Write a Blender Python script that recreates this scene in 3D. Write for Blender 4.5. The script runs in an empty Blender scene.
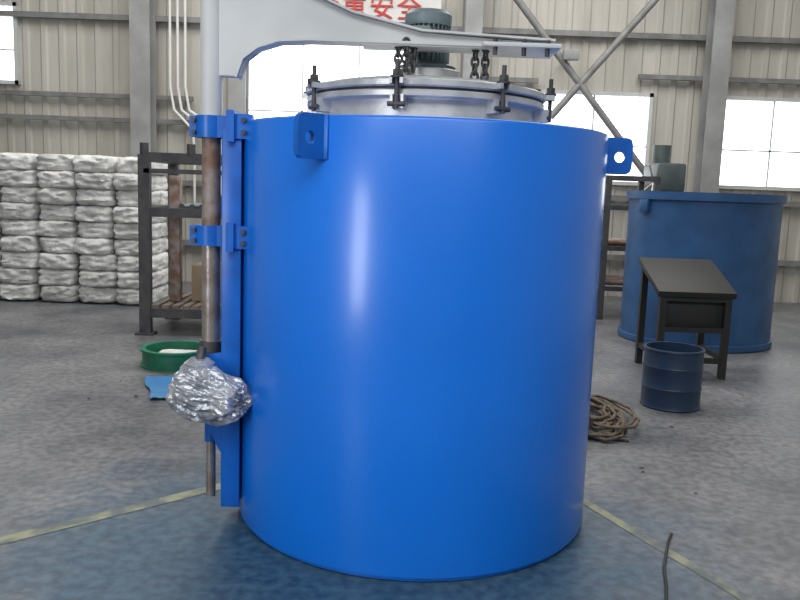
import bpy, bmesh, math, random
from mathutils import Vector, Matrix, noise
random.seed(7)
scene = bpy.context.scene
COL = scene.collection
R = math.radians

# ---------------------------------------------------------------- materials
def mat(name, c, rough=0.5, metal=0.0, c2=None, nscale=6.0, bump=0.0, bscale=40.0, coat=0.0, lo=0.35, hi=0.65, rvar=0.0, spec=0.5, stretch=None):
    m = bpy.data.materials.new(name); m.use_nodes = True
    nt = m.node_tree; b = nt.nodes['Principled BSDF']
    b.inputs['Roughness'].default_value = rough
    b.inputs['Metallic'].default_value = metal
    b.inputs['Coat Weight'].default_value = coat
    b.inputs['Coat Roughness'].default_value = 0.17
    b.inputs['Specular IOR Level'].default_value = spec
    tc = nt.nodes.new('ShaderNodeTexCoord')
    n = nt.nodes.new('ShaderNodeTexNoise'); n.inputs['Scale'].default_value = nscale
    n.inputs['Detail'].default_value = 6
    if stretch:
        mp = nt.nodes.new('ShaderNodeMapping'); mp.inputs['Scale'].default_value = stretch
        nt.links.new(tc.outputs['Object'], mp.inputs['Vector']); nt.links.new(mp.outputs['Vector'], n.inputs['Vector'])
    else:
        nt.links.new(tc.outputs['Object'], n.inputs['Vector'])
    r = nt.nodes.new('ShaderNodeValToRGB')
    r.color_ramp.elements[0].position = lo; r.color_ramp.elements[1].position = hi
    if c2 is None: c2 = tuple(x*0.88 for x in c)
    r.color_ramp.elements[0].color = (*c, 1); r.color_ramp.elements[1].color = (*c2, 1)
    nt.links.new(n.outputs['Fac'], r.inputs['Fac'])
    nt.links.new(r.outputs['Color'], b.inputs['Base Color'])
    if rvar:
        mr = nt.nodes.new('ShaderNodeMapRange')
        mr.inputs['To Min'].default_value = rough-rvar; mr.inputs['To Max'].default_value = rough+rvar
        nt.links.new(n.outputs['Fac'], mr.inputs['Value']); nt.links.new(mr.outputs['Result'], b.inputs['Roughness'])
    if bump:
        n2 = nt.nodes.new('ShaderNodeTexNoise'); n2.inputs['Scale'].default_value = bscale; n2.inputs['Detail'].default_value = 4
        nt.links.new(tc.outputs['Object'], n2.inputs['Vector'])
        bp = nt.nodes.new('ShaderNodeBump'); bp.inputs['Strength'].default_value = bump; bp.inputs['Distance'].default_value = 0.02
        nt.links.new(n2.outputs['Fac'], bp.inputs['Height']); nt.links.new(bp.outputs['Normal'], b.inputs['Normal'])
    return m

M_BLUE = mat('blue_gloss_paint', (0.002,0.175,0.76), 0.33, c2=(0.002,0.155,0.69), nscale=1.6, coat=0.4, bump=0.06, bscale=3.5, rvar=0.08)
M_BLUE2 = mat('blue_bracket_paint', (0.003,0.135,0.58), 0.35, c2=(0.003,0.10,0.44), nscale=9)
M_GREYP = mat('light_grey_paint', (0.60,0.62,0.63), 0.4, c2=(0.50,0.52,0.53), nscale=3)
M_SILVER = mat('silver_paint_steel', (0.68,0.69,0.70), 0.36, 0.5, c2=(0.46,0.47,0.48), nscale=9, bump=0.06)
M_STEEL = mat('worn_steel_tube', (0.50,0.48,0.46), 0.32, 0.7, c2=(0.27,0.18,0.13), nscale=9, bump=0.1, hi=0.75)
M_RUST = mat('rusty_steel', (0.20,0.11,0.07), 0.6, 0.4, c2=(0.32,0.28,0.26), nscale=14, bump=0.15)
M_DARK = mat('dark_steel', (0.05,0.052,0.06), 0.55, 0.3, c2=(0.09,0.085,0.085), nscale=10)
M_MOTOR = mat('motor_paint', (0.17,0.22,0.24), 0.45, 0.1, c2=(0.11,0.15,0.17), nscale=10)
M_FOIL = mat('plastic_foil', (0.58,0.60,0.64), 0.24, 0.4, c2=(0.20,0.22,0.26), nscale=9, bump=0.9, bscale=16, coat=0.6)
M_WALL = mat('corrugated_sheet', (0.55,0.53,0.48), 0.6, c2=(0.37,0.355,0.31), nscale=1.3, lo=0.3, hi=0.72, stretch=(3.0,1,0.35))
M_WALLS = mat('wall_paint', (0.42,0.42,0.39), 0.8, c2=(0.36,0.36,0.33), nscale=0.7)
M_GIRT = mat('girt_paint', (0.25,0.25,0.25), 0.6, 0.2, c2=(0.17,0.17,0.165))
M_COLM = mat('column_paint', (0.34,0.35,0.35), 0.6, 0.1, c2=(0.25,0.255,0.25), nscale=3)
M_FRAME = mat('window_frame', (0.6,0.62,0.62), 0.5)
M_WHITEP = mat('white_pipe', (0.75,0.75,0.73), 0.45)
M_BALE = mat('bale_fabric', (0.72,0.72,0.70), 0.85, c2=(0.42,0.42,0.41), nscale=5, bump=0.8, bscale=18)
M_GREEN = mat('green_paint', (0.01,0.17,0.09), 0.45, c2=(0.01,0.12,0.07), nscale=8)
M_NAVY = mat('dark_blue_paint', (0.03,0.105,0.26), 0.4, c2=(0.02,0.075,0.19), nscale=4, rvar=0.1)
M_BLACKB = mat('black_blue_paint', (0.012,0.035,0.08), 0.45, c2=(0.02,0.04,0.08), nscale=5)
M_STRAW = mat('hemp_rope', (0.17,0.13,0.09), 0.9, c2=(0.09,0.07,0.055), nscale=20, bump=0.5, bscale=120)
M_CARD = mat('cardboard', (0.36,0.27,0.18), 0.85, c2=(0.28,0.21,0.14))
M_RED = mat('red_paint', (0.55,0.03,0.02), 0.5)
M_SHEET = mat('blue_film', (0.02,0.16,0.42), 0.4, c2=(0.05,0.2,0.4))
M_RUBBER = mat('black_rubber', (0.02,0.02,0.02), 0.6)
M_MACH = mat('machine_paint', (0.05,0.07,0.075), 0.5, c2=(0.08,0.10,0.10), nscale=5)
M_WOOD = mat('pallet_wood', (0.24,0.2,0.16), 0.8, c2=(0.15,0.12,0.1), nscale=7)
M_CEIL = mat('ceiling_paint', (0.45,0.46,0.46), 0.8)

def floor_mat():
    m = bpy.data.materials.new('concrete_floor'); m.use_nodes = True
    nt = m.node_tree; b = nt.nodes['Principled BSDF']
    N = nt.nodes.new; L = nt.links.new
    tc = N('ShaderNodeTexCoord')
    n1 = N('ShaderNodeTexNoise'); n1.inputs['Scale'].default_value = 1.1; n1.inputs['Detail'].default_value = 9; n1.inputs['Roughness'].default_value=0.7
    L(tc.outputs['Object'], n1.inputs['Vector'])
    r1 = N('ShaderNodeValToRGB')
    e = r1.color_ramp.elements; e[0].position=0.36; e[1].position=0.66
    e[0].color=(0.085,0.09,0.10,1); e[1].color=(0.235,0.235,0.235,1)
    L(n1.outputs['Fac'], r1.inputs['Fac'])
    n2 = N('ShaderNodeTexNoise'); n2.inputs['Scale'].default_value = 22; n2.inputs['Detail'].default_value = 8
    L(tc.outputs['Object'], n2.inputs['Vector'])
    r2 = N('ShaderNodeValToRGB'); r2.color_ramp.elements[0].position=0.38; r2.color_ramp.elements[1].position=0.6
    r2.color_ramp.elements[0].color=(0.62,0.62,0.66,1); r2.color_ramp.elements[1].color=(1,1,1,1)
    L(n2.outputs['Fac'], r2.inputs['Fac'])
    mx = N('ShaderNodeMix'); mx.data_type='RGBA'; mx.blend_type='MULTIPLY'; mx.inputs[0].default_value=1
    L(r1.outputs['Color'], mx.inputs[6]); L(r2.outputs['Color'], mx.inputs[7])
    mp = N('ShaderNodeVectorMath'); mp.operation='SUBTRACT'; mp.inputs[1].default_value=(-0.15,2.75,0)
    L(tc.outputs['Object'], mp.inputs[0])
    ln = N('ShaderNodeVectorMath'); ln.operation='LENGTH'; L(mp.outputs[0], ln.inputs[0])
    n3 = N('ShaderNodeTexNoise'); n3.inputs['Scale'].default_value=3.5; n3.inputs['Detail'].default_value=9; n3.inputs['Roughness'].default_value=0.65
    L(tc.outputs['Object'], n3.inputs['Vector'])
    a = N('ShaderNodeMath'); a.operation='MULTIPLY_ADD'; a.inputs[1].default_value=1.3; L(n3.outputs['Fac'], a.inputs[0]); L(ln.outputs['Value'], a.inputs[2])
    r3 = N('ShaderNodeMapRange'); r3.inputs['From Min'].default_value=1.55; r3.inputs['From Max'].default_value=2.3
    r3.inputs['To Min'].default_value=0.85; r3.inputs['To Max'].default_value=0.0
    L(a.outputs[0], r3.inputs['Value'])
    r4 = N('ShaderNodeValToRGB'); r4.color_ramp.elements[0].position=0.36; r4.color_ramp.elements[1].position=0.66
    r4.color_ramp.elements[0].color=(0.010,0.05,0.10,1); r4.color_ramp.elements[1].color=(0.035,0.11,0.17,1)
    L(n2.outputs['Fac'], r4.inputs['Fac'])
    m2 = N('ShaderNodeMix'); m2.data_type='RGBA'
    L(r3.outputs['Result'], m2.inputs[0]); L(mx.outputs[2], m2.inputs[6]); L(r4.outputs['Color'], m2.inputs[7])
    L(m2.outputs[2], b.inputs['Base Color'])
    rr = N('ShaderNodeMapRange'); rr.inputs['To Min'].default_value=0.22; rr.inputs['To Max'].default_value=0.65
    L(n1.outputs['Fac'], rr.inputs['Value']); L(rr.outputs['Result'], b.inputs['Roughness'])
    bp = N('ShaderNodeBump'); bp.inputs['Strength'].default_value=0.15; bp.inputs['Distance'].default_value=0.01
    L(n2.outputs['Fac'], bp.inputs['Height']); L(bp.outputs['Normal'], b.inputs['Normal'])
    return m
M_FLOOR = floor_mat()

def line_mat():
    m = bpy.data.materials.new('worn_yellow_line'); m.use_nodes=True
    nt=m.node_tree; b=nt.nodes['Principled BSDF']; b.inputs['Roughness'].default_value=0.6
    n=nt.nodes.new('ShaderNodeTexNoise'); n.inputs['Scale'].default_value=9; n.inputs['Detail'].default_value=8
    tc=nt.nodes.new('ShaderNodeTexCoord'); nt.links.new(tc.outputs['Object'],n.inputs['Vector'])
    r=nt.nodes.new('ShaderNodeValToRGB'); r.color_ramp.elements[0].position=.4; r.color_ramp.elements[1].position=.60
    r.color_ramp.elements[0].color=(0.27,0.28,0.18,1); r.color_ramp.elements[1].color=(0.11,0.13,0.13,1)
    nt.links.new(n.outputs['Fac'],r.inputs['Fac']); nt.links.new(r.outputs['Color'],b.inputs['Base Color'])
    return m
M_LINE = line_mat()

# ---------------------------------------------------------------- helpers
def empty(name, loc=(0,0,0)):
    e = bpy.data.objects.new(name, None); e.empty_display_size=0.1
    COL.objects.link(e); return e
def finish(name, bm, m, parent=None, smooth=True, ang=35):
    bmesh.ops.recalc_face_normals(bm, faces=bm.faces)
    me = bpy.data.meshes.new(name); bm.to_mesh(me); bm.free()
    if smooth:
        for p in me.polygons: p.use_smooth=True
        me.set_sharp_from_angle(angle=R(ang))
    me.materials.append(m)
    o = bpy.data.objects.new(name, me); COL.objects.link(o)
    if parent: o.parent = parent
    return o
def add_box(bm, c, s, rot=None):
    r = bmesh.ops.create_cube(bm, size=1.0)
    M = Matrix.Translation(c) @ (rot.to_4x4() if rot else Matrix.Identity(4)) @ Matrix.Diagonal((*s,1))
    bmesh.ops.transform(bm, matrix=M, verts=r['verts']); return r['verts']
def box(name, c, s, m, parent=None, bevel=0.0, rot=None):
    bm = bmesh.new(); add_box(bm, c, s, rot)
    if bevel: bmesh.ops.bevel(bm, geom=bm.edges[:], offset=bevel, segments=2, affect='EDGES', profile=0.5)
    return finish(name, bm, m, parent)
def add_cyl(bm, p0, p1, r, seg=24, r2=None):
    p0=Vector(p0); p1=Vector(p1); d=p1-p0
    q = d.to_track_quat('Z','Y').to_matrix().to_4x4()
    res = bmesh.ops.create_cone(bm, cap_ends=True, segments=seg, radius1=r, radius2=r if r2 is None else r2, depth=d.length)
    bmesh.ops.transform(bm, matrix=Matrix.Translation((p0+p1)/2)@q, verts=res['verts'])
def cyl(name, p0, p1, r, m, parent=None, seg=32, r2=None):
    bm=bmesh.new(); add_cyl(bm,p0,p1,r,seg,r2); return finish(name,bm,m,parent)
def add_lathe(bm, prof, c, seg=96, closed=False):
    rings=[]
    for (r,z) in prof:
        if r<1e-5: rings.append([bm.verts.new((c[0],c[1],c[2]+z))])
        else: rings.append([bm.verts.new((c[0]+r*math.cos(2*math.pi*i/seg), c[1]+r*math.sin(2*math.pi*i/seg), c[2]+z)) for i in range(seg)])
    prs=list(zip(rings,rings[1:]))
    if closed: prs.append((rings[-1],rings[0]))
    for a,b in prs:
        for i in range(seg):
            j=(i+1)%seg
            if len(a)==1 and len(b)==1: continue
            if len(a)==1: bm.faces.new((a[0],b[i],b[j]))
            elif len(b)==1: bm.faces.new((a[i],a[j],b[0]))
            else: bm.faces.new((a[i],a[j],b[j],b[i]))
def lathe(name, prof, c, m, parent=None, seg=96, closed=False, ang=35):
    bm=bmesh.new(); add_lathe(bm,prof,c,seg,closed); return finish(name,bm,m,parent,ang=ang)
def tube(name, pts, r, m, parent=None, smooth=True, cyclic=False):
    cu=bpy.data.curves.new(name,'CURVE'); cu.dimensions='3D'; cu.bevel_depth=r; cu.bevel_resolution=4; cu.use_fill_caps=True
    cu.resolution_u=16
    if smooth:
        s=cu.splines.new('NURBS'); s.order_u=4; s.use_endpoint_u=not cyclic
    else: s=cu.splines.new('POLY')
    s.points.add(len(pts)-1)
    for i,p in enumerate(pts): s.points[i].co=(*p,1)
    s.use_cyclic_u=cyclic
    cu.materials.append(m); o=bpy.data.objects.new(name,cu); COL.objects.link(o)
    if parent: o.parent=parent
    return o
def prism(name, pts, t, M, m, parent=None, bevel=0.0):
    bm=bmesh.new()
    f0=[bm.verts.new((a,b,-t/2)) for a,b in pts]; f1=[bm.verts.new((a,b,t/2)) for a,b in pts]
    bm.faces.new(f0); bm.faces.new(f1)
    n=len(pts)
    for i in range(n): bm.faces.new((f0[i],f0[(i+1)%n],f1[(i+1)%n],f1[i]))
    if bevel: bmesh.ops.bevel(bm, geom=bm.edges[:], offset=bevel, segments=2, affect='EDGES')
    bmesh.ops.transform(bm, matrix=M, verts=bm.verts)
    return finish(name,bm,m,parent)
def frame_mat(o, ax, ay):
    ax=Vector(ax).normalized(); ay=Vector(ay).normalized(); az=ax.cross(ay)
    Mx=Matrix((ax,ay,az)).transposed().to_4x4(); return Matrix.Translation(o)@Mx
def lug(name, o, ax, m, parent, L=0.11, H=0.15, hole=0.022, t=0.022):
    bm=bmesh.new(); n=32
    hc=(L*0.55, -0.005)
    outer=[];inner=[]
    for i in range(n):
        th=2*math.pi*i/n; c,s=math.cos(th),math.sin(th)
        rx=(L-hc[0]) if c>0 else hc[0]+0.015
        ry=H/2
        p=5 if c>0 else 30
        k=(abs(c)**p+abs(s)**p)**(-1/p)
        outer.append((hc[0]+rx*c*k, ry*s*k)); inner.append((hc[0]+hole*c, hc[1]+hole*s))
    vs=[[bm.verts.new((a,b,z)) for a,b in pts] for pts,z in ((outer,-t/2),(inner,-t/2),(inner,t/2),(outer,t/2))]
    for a,b in zip(vs, vs[1:]+vs[:1]):
        for i in range(n): bm.faces.new((a[i],a[(i+1)%n],b[(i+1)%n],b[i]))
    bmesh.ops.transform(bm, matrix=frame_mat(o,ax,(0,0,1)), verts=bm.verts)
    return finish(name,bm,m,parent)

# ---------------------------------------------------------------- room shell
XL,XR,YB,YF,ZC = -7.0,6.5,11.0,-6.0,5.8
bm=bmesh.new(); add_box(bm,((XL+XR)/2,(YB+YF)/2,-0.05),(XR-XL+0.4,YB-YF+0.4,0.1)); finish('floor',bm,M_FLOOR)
bm=bmesh.new(); add_box(bm,((XL+XR)/2,(YB+YF)/2,ZC+0.05),(XR-XL+0.4,YB-YF+0.4,0.1)); finish('ceiling',bm,M_CEIL)

def corr(bm, x0,x1,z0,z1,y, pitch=0.24, d=0.02):
    pts=[]
    k=math.floor(x0/pitch)
    while k*pitch < x1+pitch:
        b=k*pitch
        for f,dd in ((0,0),(0.55,0),(0.65,d),(0.9,d)):
            pts.append((b+f*pitch,dd))
        k+=1
    pts=[p for p in pts if x0<p[0]<x1]
    pts=[(x0,0)]+pts+[(x1,0)]
    lo=[bm.verts.new((a,y-b,z0)) for a,b in pts]; hi=[bm.verts.new((a,y-b,z1)) for a,b in pts]
    for i in range(len(pts)-1): bm.faces.new((lo[i],lo[i+1],hi[i+1],hi[i]))
def wall_with_windows(name, wins, x0,x1,z0,z1,y,m):
    bm=bmesh.new()
    xs=sorted({x0,x1,*[w[0] for w in wins],*[w[1] for w in wins]})
    for a,b in zip(xs,xs[1:]):
        cur=z0
        for w in sorted([w for w in wins if w[0]<=a and w[1]>=b], key=lambda w:w[2]):
            if w[2]>cur: corr(bm,a,b,cur,w[2],y)
            cur=w[3]
        if cur<z1: corr(bm,a,b,cur,z1,y)
    return finish(name,bm,m,smooth=False)
WINS=[(-2.15,0.1,1.6,3.38),(1.75,3.25,1.55,2.72),(4.2,5.6,1.55,2.72),(-6.6,-5.2,2.6,3.6)]
wall_with_windows('wall_back', WINS, XL,XR,0,ZC,YB,M_WALL)
for nm,c,s in (('wall_left',(XL-0.1,(YB+YF)/2,ZC/2),(0.2,YB-YF+0.4,ZC)),('wall_right',(XR+0.1,(YB+YF)/2,ZC/2),(0.2,YB-YF+0.4,ZC)),('wall_front',((XL+XR)/2,YF-0.1,ZC/2),(XR-XL,0.2,ZC))):
    box(nm,c,s,M_WALLS)
for k,(a,b,c,d) in enumerate(WINS):
    bm=bmesh.new(); y=YB-0.03; t=0.05
    for xx in (a,b): add_box(bm,(xx,y,(c+d)/2),(t,0.1,d-c+t))
    for zz in (c,d): add_box(bm,((a+b)/2,y,zz),(b-a+t,0.1,t))
    n=max(2,int((b-a)/0.75))
    for i in range(1,n): add_box(bm,(a+(b-a)*i/n,y,(c+d)/2),(0.022,0.04,d-c))
    add_box(bm,((a+b)/2,y,c+(d-c)*0.42),(b-a,0.04,0.022))
    finish('window_%d'%(k+1),bm,M_FRAME)
bm=bmesh.new()
for z in (0.55,1.35,3.47,4.5):
    add_box(bm,((XL+XR)/2,YB-0.09,z),(XR-XL,0.08,0.07))
for z in (2.15,2.46):
    add_box(bm,(-4.9,YB-0.1,z),(4.1,0.07,0.06))
add_box(bm,(0.95,YB-0.1,2.85),(1.55,0.07,0.06))
add_box(bm,(4.7,YB-0.1,2.95),(3.3,0.07,0.06))
finish('trim_1',bm,M_GIRT)
def column(name,x,w=0.2):
    bm=bmesh.new(); y=YB-0.28
    add_box(bm,(x,y,ZC/2),(0.02,0.24,ZC)); add_box(bm,(x,y-0.12,ZC/2),(w,0.02,ZC)); add_box(bm,(x,y+0.12,ZC/2),(w,0.02,ZC))
    add_box(bm,(x,y,0.01),(0.34,0.36,0.02))
    return finish(name,bm,M_COLM)
column('steel_column',-3.45,0.26); column('steel_column',-2.2,0.22); column('steel_column',0.82,0.22); column('steel_column',4.0,0.24)
def brace(a,b,r=0.045):
    return cyl('diagonal_brace',(a[0],YB-0.5,a[1]),(b[0],YB-0.5,b[1]),r,M_GIRT,seg=16)
brace((0.95,4.25),(3.9,0.75)); brace((3.95,4.9),(1.85,2.35)); 

ob=empty('conduit_pipes')
for i,x in enumerate((-3.12,-3.02,-2.92)):
    tube('pipe_%d'%i,[(x,YB-0.2,4.9),(x,YB-0.2,3.0),(x,YB-0.2,2.6),(x+0.05,YB-0.2,2.3),(x+0.3+0.08*i,YB-0.2,2.05),(x+0.32+0.08*i,YB-0.2,1.7),(x+0.32+0.08*i,YB-0.2,0.9)],0.018,M_WHITEP,ob)

ob=empty('wall_slogan_sign')
box('panel',(-0.70,YB-0.25,3.73),(2.2,0.03,0.44),mat('sign_white',(0.62,0.62,0.60),0.6),ob)
t=bpy.data.curves.new('characters','FONT'); t.body='质量重安全'; t.size=0.33; t.extrude=0.008; t.align_x='CENTER'; t.align_y='CENTER'; t.space_character=1.15
to=bpy.data.objects.new('characters',t); COL.objects.link(to); to.rotation_euler=(R(90),0,0); to.location=(-0.72,YB-0.275,3.66); to.parent=ob; t.materials.append(M_RED)

ob=empty('wall_flood_light')
box('housing',(2.05,YB-0.55,3.12),(0.20,0.12,0.13),M_COLM,ob,0.015)
box('bracket',(2.05,YB-0.3,3.12),(0.04,0.5,0.04),M_DARK,ob)

def strip(name,a,b,w):
    a=Vector((*a,0.0));b=Vector((*b,0.0)); d=(b-a).normalized(); n=Vector((-d.y,d.x,0))*w/2
    bm=bmesh.new(); vs=[bm.verts.new(p+Vector((0,0,0.002))) for p in (a-n,b-n,b+n,a+n)]; bm.faces.new(vs)
    return finish(name,bm,M_LINE,smooth=False)
strip('floor_line',(-2.2,2.25),(-0.3,3.97),0.07)
strip('floor_line',(0.6,4.1),(1.45,2.2),0.05)

# ---------------------------------------------------------------- FURNACE
CX,CY,RAD,H = 0.077,3.417,0.75,1.625
F=empty('pit_furnace')
def P(ang, r, z):
    return Vector((CX+r*math.sin(R(ang)), CY-r*math.cos(R(ang)), z))
lathe('shell',[(0.0,0.0),(0.72,0.0),(0.735,0.004),(0.735,0.015),(0.748,0.02),(RAD,0.028),(RAD,H-0.012),(RAD-0.004,H-0.003),(RAD-0.012,H),(0.44,H),(0.44,H-0.02),(0,H-0.02)],(CX,CY,0),M_BLUE,F,seg=192,ang=50)
lathe('neck',[(0.43,H-0.01),(0.47,H-0.01),(0.475,H+0.01),(0.455,H+0.02),(0.45,H+0.085),(0.455,H+0.09),(0.43,H+0.1)],(CX,CY,0),M_SILVER,F,128)
lathe('lower_flange',[(0.3,H+0.09),(0.485,H+0.09),(0.49,H+0.094),(0.49,H+0.112),(0.486,H+0.116),(0.3,H+0.116)],(CX,CY,0),M_SILVER,F,128)
lathe('gasket',[(0.3,H+0.115),(0.474,H+0.115),(0.474,H+0.127),(0.3,H+0.127)],(CX,CY,0),M_DARK,F,128)
lathe('lid',[(0.0,H+0.126),(0.488,H+0.126),(0.494,H+0.131),(0.494,H+0.15),(0.488,H+0.155),(0.44,H+0.155),(0.43,H+0.168),(0.36,H+0.18),(0.14,H+0.19),(0.14,H+0.24),(0.13,H+0.245),(0,H+0.245)],(CX,CY,0),M_SILVER,F,128)
zb=H+0.24; my=CY
bm=bmesh.new()
add_lathe(bm,[(0,zb),(0.12,zb),(0.12,zb+0.02),(0.08,zb+0.03),(0.076,zb+0.04),(0.076,zb+0.22),(0,zb+0.22)],(CX,my,0),64)
for i in range(28):
    a=2*math.pi*i/28; rot=Matrix.Rotation(a,3,'Z')
    add_box(bm,(CX+0.082*math.cos(a),my+0.082*math.sin(a),zb+0.125),(0.02,0.004,0.17),rot)
add_box(bm,(CX-0.03,my-0.095,zb+0.13),(0.07,0.05,0.07))
finish('fan_motor',bm,M_MOTOR,F)
lathe('motor_cowl',[(0,zb+0.18),(0.093,zb+0.18),(0.096,zb+0.185),(0.096,zb+0.225),(0.085,zb+0.24),(0,zb+0.243)],(CX,my,0),M_MOTOR,F,64)
bm=bmesh.new(); bm2=bmesh.new()
for i in range(8):
    a=-13+45*i
    rot=Matrix.Rotation(R(a),3,'Z')
    for s in (-1,1):
        add_box(bm2,P(a,0.475,H+0.07)+rot@Vector((0.02*s,0,0)),(0.01,0.07,0.05),rot)
        add_box(bm2,P(a,0.50,H+0.14)+rot@Vector((0.02*s,0,0)),(0.012,0.06,0.02),rot)
    add_cyl(bm,P(a,0.512,H+0.045),P(a,0.512,H+0.215),0.0085,12)
    add_cyl(bm,P(a,0.512,H+0.16),P(a,0.512,H+0.18),0.018,6)
    add_cyl(bm,P(a,0.512,H+0.15),P(a,0.512,H+0.158),0.024,16)
    p=P(a,0.512,H+0.06); d=rot@Vector((0.032,0,0)); add_cyl(bm,p-d,p+d,0.009,12)
finish('clamp_bolts',bm,M_DARK,F); finish('clamp_lugs',bm2,M_SILVER,F)
for i,(ex,ey) in enumerate(((-0.03,3.25),(0.30,3.25))):
    box('lifting_eye_%d'%(i+1),(ex,ey,H+0.195),(0.045,0.012,0.05),M_SILVER,F,0.004)
def shell_lug(n,a,twist=0):
    d=Vector((math.sin(R(a+twist)),-math.cos(R(a+twist)),0))
    o=P(a,RAD,H-0.075)
    lug('lifting_lug_%d'%n,o,d,M_BLUE2,F,0.115,0.15,0.022,0.024)
    rot=Matrix.Rotation(R(a),3,'Z')
    box('lug_pad_%d'%n,P(a,RAD+0.003,H-0.075),(0.05,0.010,0.15),M_BLUE2,F,0.003,rot)
shell_lug(1,-28.5,-16); shell_lug(2,87); shell_lug(3,207)

PX,PY=-0.768,3.22
box('column_backplate',(-0.695,PY,0.83),(0.022,0.19,1.52),M_BLUE2,F,0.003)
box('column_web',(-0.667,PY,0.83),(0.05,0.03,1.52),M_BLUE2,F,0.003)
for s in (-1,1): box('column_flange_%d'%(s+2),(-0.667,PY+0.09*s,0.83),(0.075,0.014,1.52),M_BLUE2,F,0.003)
def clamp(n,z,h):
    bm=bmesh.new()
    ri,ro=0.041,0.062
    add_lathe(bm,[(ri,-h/2),(ro,-h/2),(ro,h/2),(ri,h/2)],(PX,PY,z),48,closed=True)
    add_box(bm,(PX+0.08,PY,z),(0.09,0.115,h))
    add_box(bm,(PX+0.10,PY-0.02,z),(0.03,0.21,h*1.4))
    for s in (-1,1):
        add_box(bm,(PX-0.055,PY+0.022*s,z),(0.05,0.014,h*0.95))
    add_box(bm,(PX+0.14,PY-0.085,z),(0.08,0.045,h*1.1))
    finish('tube_clamp_%d'%n,bm,M_BLUE2,F)
    bm=bmesh.new()
    for dz in (-h*0.27,h*0.27):
        add_cyl(bm,(PX-0.062,PY-0.045,z+dz),(PX-0.062,PY+0.045,z+dz),0.009,8)
        add_cyl(bm,(PX+0.15,PY-0.12,z+dz),(PX+0.15,PY-0.045,z+dz),0.010,6)
    finish('clamp_%d_bolts'%n,bm,M_DARK,F)
clamp(1,1.60,0.085); clamp(2,1.175,0.08)
cyl('lift_tube_upper',(PX,PY,1.56),(PX,PY,2.45),0.043,M_GREYP,F)
cyl('lift_tube_rusty',(PX,PY,1.17),(PX,PY,1.60),0.037,M_RUST,F)
cyl('lift_tube_lower',(PX,PY,0.74),(PX,PY,1.17),0.037,M_STEEL,F)
bm=bmesh.new()
add_cyl(bm,(PX,PY,0.70),(PX,PY,0.745),0.046,24); add_cyl(bm,(PX,PY,0.66),(PX,PY,0.70),0.03,6); add_cyl(bm,(PX,PY,0.55),(PX,PY,0.68),0.016,16)
finish('screw_nut',bm,M_DARK,F)
cyl('screw_rod',(PX,PY,0.08),(PX,PY,0.60),0.020,M_STEEL,F)
cyl('screw_sleeve',(PX,PY,0.32),(PX,PY,0.48),0.026,M_BLUE2,F)
prism('gusset',[(-0.16,0.13),(0.0,0.16),(0.0,-0.26),(-0.035,-0.26),(-0.15,-0.04)],0.02,frame_mat((-0.672,PY-0.085,0.56),(1,0,0),(0,0,1)),M_BLUE2,F,0.003)
prism('gusset_rear',[(-0.16,0.13),(0.0,0.16),(0.0,-0.26),(-0.035,-0.26),(-0.15,-0.04)],0.02,frame_mat((-0.672,PY+0.07,0.56),(1,0,0),(0,0,1)),M_BLUE2,F,0.003)
box('gearbox_shelf',(-0.75,PY,0.515),(0.17,0.2,0.016),M_BLUE2,F,0.002)
bm=bmesh.new()
bmesh.ops.create_icosphere(bm,subdivisions=6,radius=1)
for v in bm.verts:
    p=v.co.copy()
    k=(abs(p.x)**2.8+abs(p.y)**2.8+abs(p.z)**2.8)**(-1/2.8)
    p*=k
    taper=1.0-0.18*p.x
    q=Vector((p.x*0.150,p.y*0.095*taper,p.z*0.096*taper))
    w=Vector((p.x*1.2,p.y*3.5,p.z*3.5))
    fold=(1-abs(noise.noise(w*1.3+Vector((3,1,7))))*2)*0.014
    n1=noise.noise(p*1.8)*0.022; n3=(1-2*abs(noise.noise(Vector((p.x*4,p.y*6,p.z*6)))))*0.005
    q+=p.normalized()*(n1+fold+n3-0.008)
    v.co=q
bmesh.ops.transform(bm,matrix=Matrix.Translation((-0.722,3.03,0.565))@Matrix.Rotation(R(17),4,'Y')@Matrix.Rotation(R(-12),4,'Z'),verts=bm.verts)
finish('wrapped_gear_motor',bm,M_FOIL,F,ang=30)
bm=bmesh.new(); add_lathe(bm,[(0,-0.05),(0.055,-0.05),(0.06,-0.04),(0.06,0.02),(0.04,0.035),(0,0.035)],(-0.775,3.06,0.665),32); finish('gearbox_top',bm,M_FOIL,F)
cyl('gearbox_shaft',(-0.775,3.06,0.68),(-0.775,3.10,0.735),0.018,M_DARK,F,16)

MXZ=frame_mat((0,PY,0),(1,0,0),(0,0,1))
arm=[(-0.755,2.42),(-0.50,2.33),(-0.40,2.115),(-0.22,2.04),(0.05,1.98),(0.56,1.960),(0.56,1.945),(-0.38,1.945),(-0.50,1.937),(-0.575,1.912),(-0.625,1.865),(-0.65,1.795),(-0.755,1.795)]
prism('boom_web',arm,0.05,MXZ,M_GREYP,F,0.003)
def ribbon(name,pts,w,t,y):
    bm=bmesh.new(); n=len(pts)
    norm=[]
    for i in range(n):
        a=Vector(pts[max(0,i-1)]);b=Vector(pts[min(n-1,i+1)]); d=(b-a).normalized(); norm.append(Vector((-d.y,d.x)))
    rows=[]
    for i in range(n):
        p=Vector(pts[i]); q=p+norm[i]*t
        rows.append([bm.verts.new((p.x,y-w/2,p.y)),bm.verts.new((p.x,y+w/2,p.y)),bm.verts.new((q.x,y+w/2,q.y)),bm.verts.new((q.x,y-w/2,q.y))])
    for a,b in zip(rows,rows[1:]):
        for i in range(4): bm.faces.new((a[i],a[(i+1)%4],b[(i+1)%4],b[i]))
    bm.faces.new(rows[0]); bm.faces.new(rows[-1])
    return finish(name,bm,M_GREYP,F)
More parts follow.
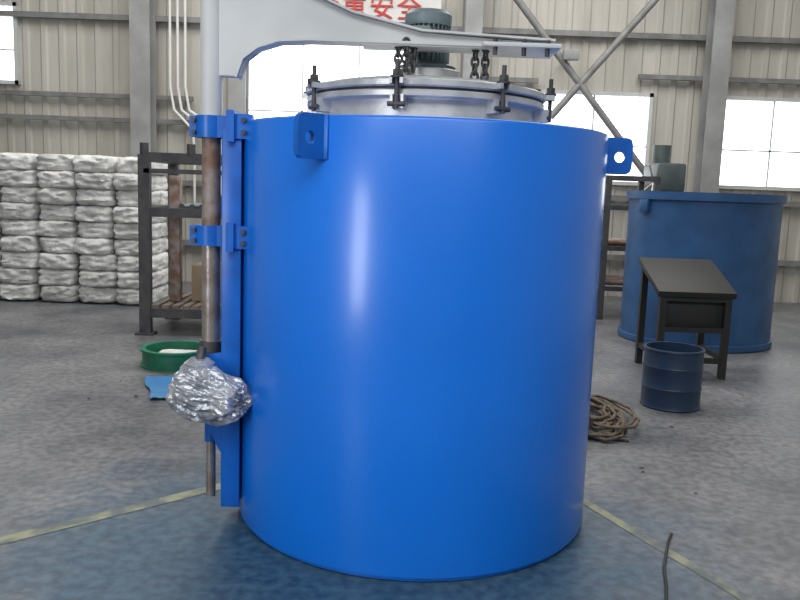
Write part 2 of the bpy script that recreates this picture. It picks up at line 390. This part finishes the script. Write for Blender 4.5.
ribbon('boom_bottom_flange',[(0.56,1.936),(0.1,1.936),(-0.38,1.936),(-0.50,1.928),(-0.58,1.902),(-0.635,1.860),(-0.66,1.79)],0.10,-0.010,PY)
ribbon('boom_top_flange',[(-0.50,2.335),(-0.40,2.12),(-0.22,2.045),(0.05,1.985),(0.56,1.965)],0.10,0.008,PY)
box('boom_end_plate',(0.43,PY+0.05,1.942),(0.30,0.26,0.016),M_GREYP,F,0.003)
box('boom_cross_plate',(0.07,PY+0.02,1.935),(0.5,0.13,0.012),M_GREYP,F,0.003)
bm=bmesh.new()
for x in (0.33,0.44,0.53): add_cyl(bm,(x,PY-0.055,1.905),(x,PY-0.055,1.965),0.010,6)
finish('boom_bolts',bm,M_DARK,F)
def chain(n,x,y,z0,z1):
    bm=bmesh.new(); k=0; z=z0
    while z>z1:
        seg=20; ring=[]
        for i in range(seg):
            th=2*math.pi*i/seg; a=math.cos(th)*0.014; b=math.sin(th)*0.020
            c=Vector((a,0,b)); d=Vector((math.cos(th),0,math.sin(th)))
            row=[]
            for j in range(8):
                ph=2*math.pi*j/8; row.append(c+d*0.0055*math.cos(ph)+Vector((0,0.0055*math.sin(ph),0)))
            ring.append(row)
        rot=Matrix.Rotation(R(90*(k%2)+20),3,'Z')
        vs=[[bm.verts.new(rot@p+Vector((x,y,z))) for p in row] for row in ring]
        for i in range(seg):
            for j in range(8):
                bm.faces.new((vs[i][j],vs[(i+1)%seg][j],vs[(i+1)%seg][(j+1)%8],vs[i][(j+1)%8]))
        z-=0.028; k+=1
    finish('chain_%d'%n,bm,M_DARK,F)
chain(1,-0.04,PY-0.01,1.94,1.80); chain(2,-0.01,PY-0.03,1.94,1.81); chain(5,0.02,PY-0.01,1.94,1.83)
chain(3,0.26,PY,1.94,1.80); chain(4,0.30,PY,1.94,1.82)

# ---------------------------------------------------------------- background objects
RK=empty('steel_rack'); rx0,rx1,ry0,ry1=-2.28,-1.46,7.1,8.0
bm=bmesh.new()
for x in (rx0,rx1):
    for y in (ry0,ry1): add_box(bm,(x,y,0.80),(0.10,0.07,1.60))
for z in (1.58,1.10,0.20):
    for y in (ry0,ry1): add_box(bm,((rx0+rx1)/2,y,z),(rx1-rx0,0.06,0.08))
    for x in (rx0,rx1): add_box(bm,(x,(ry0+ry1)/2,z),(0.06,ry1-ry0,0.08))
add_box(bm,((rx0+rx1)/2,ry0-0.02,1.46),(rx1-rx0,0.03,0.04))
for x in (rx0,rx1,(rx0+rx1)/2): add_cyl(bm,(x,ry0,1.6),(x,ry0,1.70),0.04,12)
for x in (rx0,rx1):
    for y in (ry0,ry1): add_box(bm,(x,y,0.01),(0.16,0.14,0.02))
finish('frame',bm,M_DARK,RK)
bm=bmesh.new()
for i in range(8): add_box(bm,(rx0+0.08+i*0.092,(ry0+ry1)/2,0.255),(0.06,ry1-ry0,0.03))
finish('slats',bm,M_WOOD,RK)
box('stored_post',(-2.08,7.35,0.85),(0.1,0.1,1.15),M_RUST,RK,0.01)
box('stored_carton',(-1.74,7.6,0.44),(0.42,0.4,0.34),M_CARD,RK,0.01)
bm=bmesh.new()
for i in range(4): add_cyl(bm,(-1.98+i*0.09,7.2,1.15),(-1.92+i*0.09,7.9,1.15),0.03,12)
add_box(bm,(-1.66,7.55,1.20),(0.2,0.5,0.12))
finish('stored_bars',bm,M_MACH,RK)

def bale(bm,c,s,seed):
    r=bmesh.ops.create_icosphere(bm,subdivisions=4,radius=1.0)
    for v in r['verts']:
        p=v.co.copy(); k=(abs(p.x)**6+abs(p.y)**6+abs(p.z)**6)**(-1/6)
        p*=k
        nz=noise.noise(p*2.1+Vector((seed*3.1,seed,0)))*0.10+noise.noise(p*5+Vector((seed,0,seed)))*0.06
        p*=(1+nz*0.8)
        v.co=Vector((c[0]+p.x*s[0]/2,c[1]+p.y*s[1]/2,max(0.003,c[2]+p.z*s[2]/2)))
bm=bmesh.new()
sd=0
for cx in range(6):
    for k in range(9):
        sd+=1
        bale(bm,(-2.93-cx*0.43+random.uniform(-.03,.03),9.1+random.uniform(-.04,.04),0.10+k*0.178),(0.42,0.8,0.195),sd)
finish('bale_stack',bm,M_BALE,ang=60)

lathe('green_steel_ring',[(0.225,0.0),(0.265,0.0),(0.265,0.015),(0.25,0.02),(0.25,0.115),(0.265,0.12),(0.265,0.135),(0.225,0.135)],(-1.68,5.95,0),M_GREEN,None,64,closed=True)
bm=bmesh.new(); bale(bm,(-1.68,5.95,0.05),(0.30,0.26,0.095),31); finish('cloth_bundle',bm,M_BALE,ang=60)
bm=bmesh.new(); bmesh.ops.create_grid(bm,x_segments=20,y_segments=20,size=0.5)
for v in bm.verts:
    n=noise.noise(v.co*5)*0.02; v.co=Vector((v.co.x*0.34*(1+0.3*noise.noise(v.co*2)),v.co.y*0.6,0.012+abs(n)))
bmesh.ops.transform(bm,matrix=Matrix.Translation((-1.50,5.25,0))@Matrix.Rotation(R(20),4,'Z'),verts=bm.verts)
finish('plastic_sheet',bm,M_SHEET,ang=60)
bm=bmesh.new()
for i in range(10):
    x=random.uniform(-2.0,-1.1); y=random.uniform(4.8,6.4); s=random.uniform(0.006,0.016)
    add_box(bm,(x,y,s*0.4),(s*1.6,s,s*0.8),Matrix.Rotation(random.uniform(0,3),3,'Z'))
for i in range(8):
    x=random.uniform(1.0,1.8); y=random.uniform(3.6,5.0); s=random.uniform(0.005,0.013)
    add_box(bm,(x,y,s*0.4),(s*1.6,s,s*0.8),Matrix.Rotation(random.uniform(0,3),3,'Z'))
finish('floor_debris',bm,M_WOOD)

T=empty('blue_steel_tank'); tx,ty=2.92,7.85
lathe('tank_body',[(0,0.01),(0.72,0.01),(0.72,0.02),(0.72,0.06),(0.70,0.065),(0.70,1.36),(0.73,1.365),(0.73,1.44),(0.67,1.44),(0.67,0.2),(0,0.2)],(tx,ty,0),M_NAVY,T,96)
box('tank_lug',(tx-0.66,ty-0.30,1.30),(0.10,0.05,0.12),M_NAVY,T,0.01,Matrix.Rotation(R(-60),3,'Z'))
D=empty('steel_drum')
lathe('drum_body',[(0,0.0),(0.19,0.0),(0.195,0.01),(0.19,0.02),(0.19,0.13),(0.195,0.14),(0.19,0.15),(0.19,0.27),(0.195,0.28),(0.19,0.29),(0.19,0.385),(0.198,0.39),(0.195,0.40),(0.18,0.40),(0.18,0.05),(0,0.05)],(1.84,5.25,0),M_BLACKB,D,64)
W=empty('steel_stand'); bm=bmesh.new()
for x in (2.02,2.52):
    for y,h in ((6.1,0.66),(6.6,0.84)): add_box(bm,(x,y,h/2),(0.05,0.05,h))
    add_box(bm,(x,6.35,0.16),(0.04,0.5,0.04))
for y,z in ((6.1,0.14),(6.6,0.14),(6.1,0.62),(6.6,0.80),(6.1,0.38)): add_box(bm,(2.27,y,z),(0.5,0.04,0.04))
finish('legs',bm,M_RUBBER,W)
box('sloping_top',(2.27,6.35,0.76),(0.60,0.62,0.05),M_RUBBER,W,0.006,Matrix.Rotation(R(20),3,'X'))
box('side_panel',(2.27,6.13,0.50),(0.46,0.02,0.24),M_RUBBER,W,0.004)
S=empty('pipe_rack'); bm=bmesh.new()
for x in (1.98,2.25): 
    for y in (8.9,9.5): add_box(bm,(x,y,0.8),(0.06,0.06,1.6))
for z in (0.35,0.8,1.25,1.58):
    for y in (8.9,9.5): add_box(bm,(2.35,y,z),(0.9,0.05,0.05))
    for x in (1.98,2.25,2.78): add_box(bm,(x,9.2,z),(0.05,0.6,0.05))
for y in (8.9,9.5): add_box(bm,(2.78,y,0.8),(0.06,0.06,1.6))
finish('frame',bm,M_DARK,S)
bm=bmesh.new()
for i in range(6): add_cyl(bm,(1.9,9.0+i*0.08,0.41+0.02*(i%2)),(3.0,9.0+i*0.08,0.41+0.02*(i%2)),0.03,12)
for i in range(5): add_cyl(bm,(1.85,9.0+i*0.09,0.86),(3.0,9.0+i*0.09,0.86),0.03,12)
finish('pipes',bm,M_RUST,S)
# drilling machine standing at the back wall, behind the tank
Q=empty('drilling_machine')
box('base',(3.3,10.05,0.12),(0.7,0.7,0.24),M_MACH,Q,0.02)
cyl('column',(3.35,10.2,0.24),(3.35,10.2,1.75),0.09,M_MACH,Q)
box('head',(3.2,10.0,1.62),(0.34,0.62,0.34),M_MACH,Q,0.03)
box('table',(3.25,9.95,0.85),(0.5,0.5,0.06),M_DARK,Q,0.01)
cyl('spindle',(3.2,9.8,1.2),(3.2,9.8,1.5),0.035,M_STEEL,Q)
cyl('drive_motor',(3.2,10.15,1.79),(3.2,10.15,2.02),0.11,M_MACH,Q)
bm=bmesh.new()
for a in (0,120,240): add_cyl(bm,(3.02,9.8,1.55),(2.95,9.8+0.22*math.sin(R(a)),1.55+0.22*math.cos(R(a))),0.012,8)
finish('feed_handles',bm,M_STEEL,Q)
cu_pts=[]
for i in range(190):
    a=i*0.47; r=0.13+0.06*math.sin(i*0.31)+0.04*random.random()
    z=0.014+0.06*abs(math.sin(i*0.17))*(1-abs(i-95)/130)
    cu_pts.append((1.20+r*1.15*math.cos(a)+0.04*math.sin(i*.2),4.85+r*2.2*math.sin(a)+0.05*math.sin(i*.13),z))
cu_pts += [(1.23,4.5,0.015),(1.28,4.42,0.012),(1.33,4.40,0.012)]
tube('rope_coil',cu_pts,0.010,M_STRAW)
Bk=empty('bearing_block')
box('base',(1.08,4.52,0.025),(0.22,0.12,0.05),M_DARK,Bk,0.008)
bm=bmesh.new()
add_cyl(bm,(1.08,4.47,0.085),(1.08,4.57,0.085),0.055,32); add_cyl(bm,(1.08,4.46,0.085),(1.08,4.58,0.085),0.022,24)
for x in (1.0,1.16): add_cyl(bm,(x,4.52,0.04),(x,4.52,0.07),0.014,6)
finish('housing',bm,M_DARK,Bk)
tube('power_cable',[(1.16,3.16,0.006),(1.12,3.08,0.006),(1.08,2.98,0.006),(1.03,2.85,0.006),(0.99,2.7,0.006),(0.94,2.55,0.006),(0.88,2.4,0.006),(0.84,2.2,0.006),(0.86,1.9,0.006)],0.006,M_RUBBER)

# ---------------------------------------------------------------- lights
def area(name,loc,target,sx,sy,power,col=(1,1,1)):
    l=bpy.data.lights.new(name,'AREA'); l.shape='RECTANGLE'; l.size=sx; l.size_y=sy; l.energy=power; l.color=col
    o=bpy.data.objects.new(name,l); COL.objects.link(o); o.location=loc
    o.rotation_euler=(Vector(target)-Vector(loc)).to_track_quat('-Z','Y').to_euler(); return o
area('overhead_fill_front',(0,-1.0,5.6),(0,0.2,0),8,4.5,560,(0.98,0.99,1))  # added overhead fill lighting the furnace side; the ceiling has no opening here
area('overhead_fill_rear',(0,7.5,5.6),(0,7.5,0),9,4,520,(1,0.98,0.95))  # added fill under the ceiling to brighten the back wall, not a real skylight
area('door_daylight',(-3.2,-1.3,1.9),(0.0,3.0,0.9),0.8,2.0,75,(0.97,0.98,1))
w=bpy.data.worlds.new('World'); scene.world=w; w.use_nodes=True
bg=w.node_tree.nodes['Background']; bg.inputs[0].default_value=(0.95,0.975,1,1); bg.inputs[1].default_value=4.5
scene.view_settings.view_transform='Standard'

cam=bpy.data.cameras.new('camera'); cam.lens=36; cam.sensor_width=36
co=bpy.data.objects.new('camera',cam); COL.objects.link(co)
co.matrix_world=Matrix.Translation((0,0,1.39))@Matrix.Rotation(R(82),4,'X')@Matrix.Rotation(R(2),4,'Z')
scene.camera=co
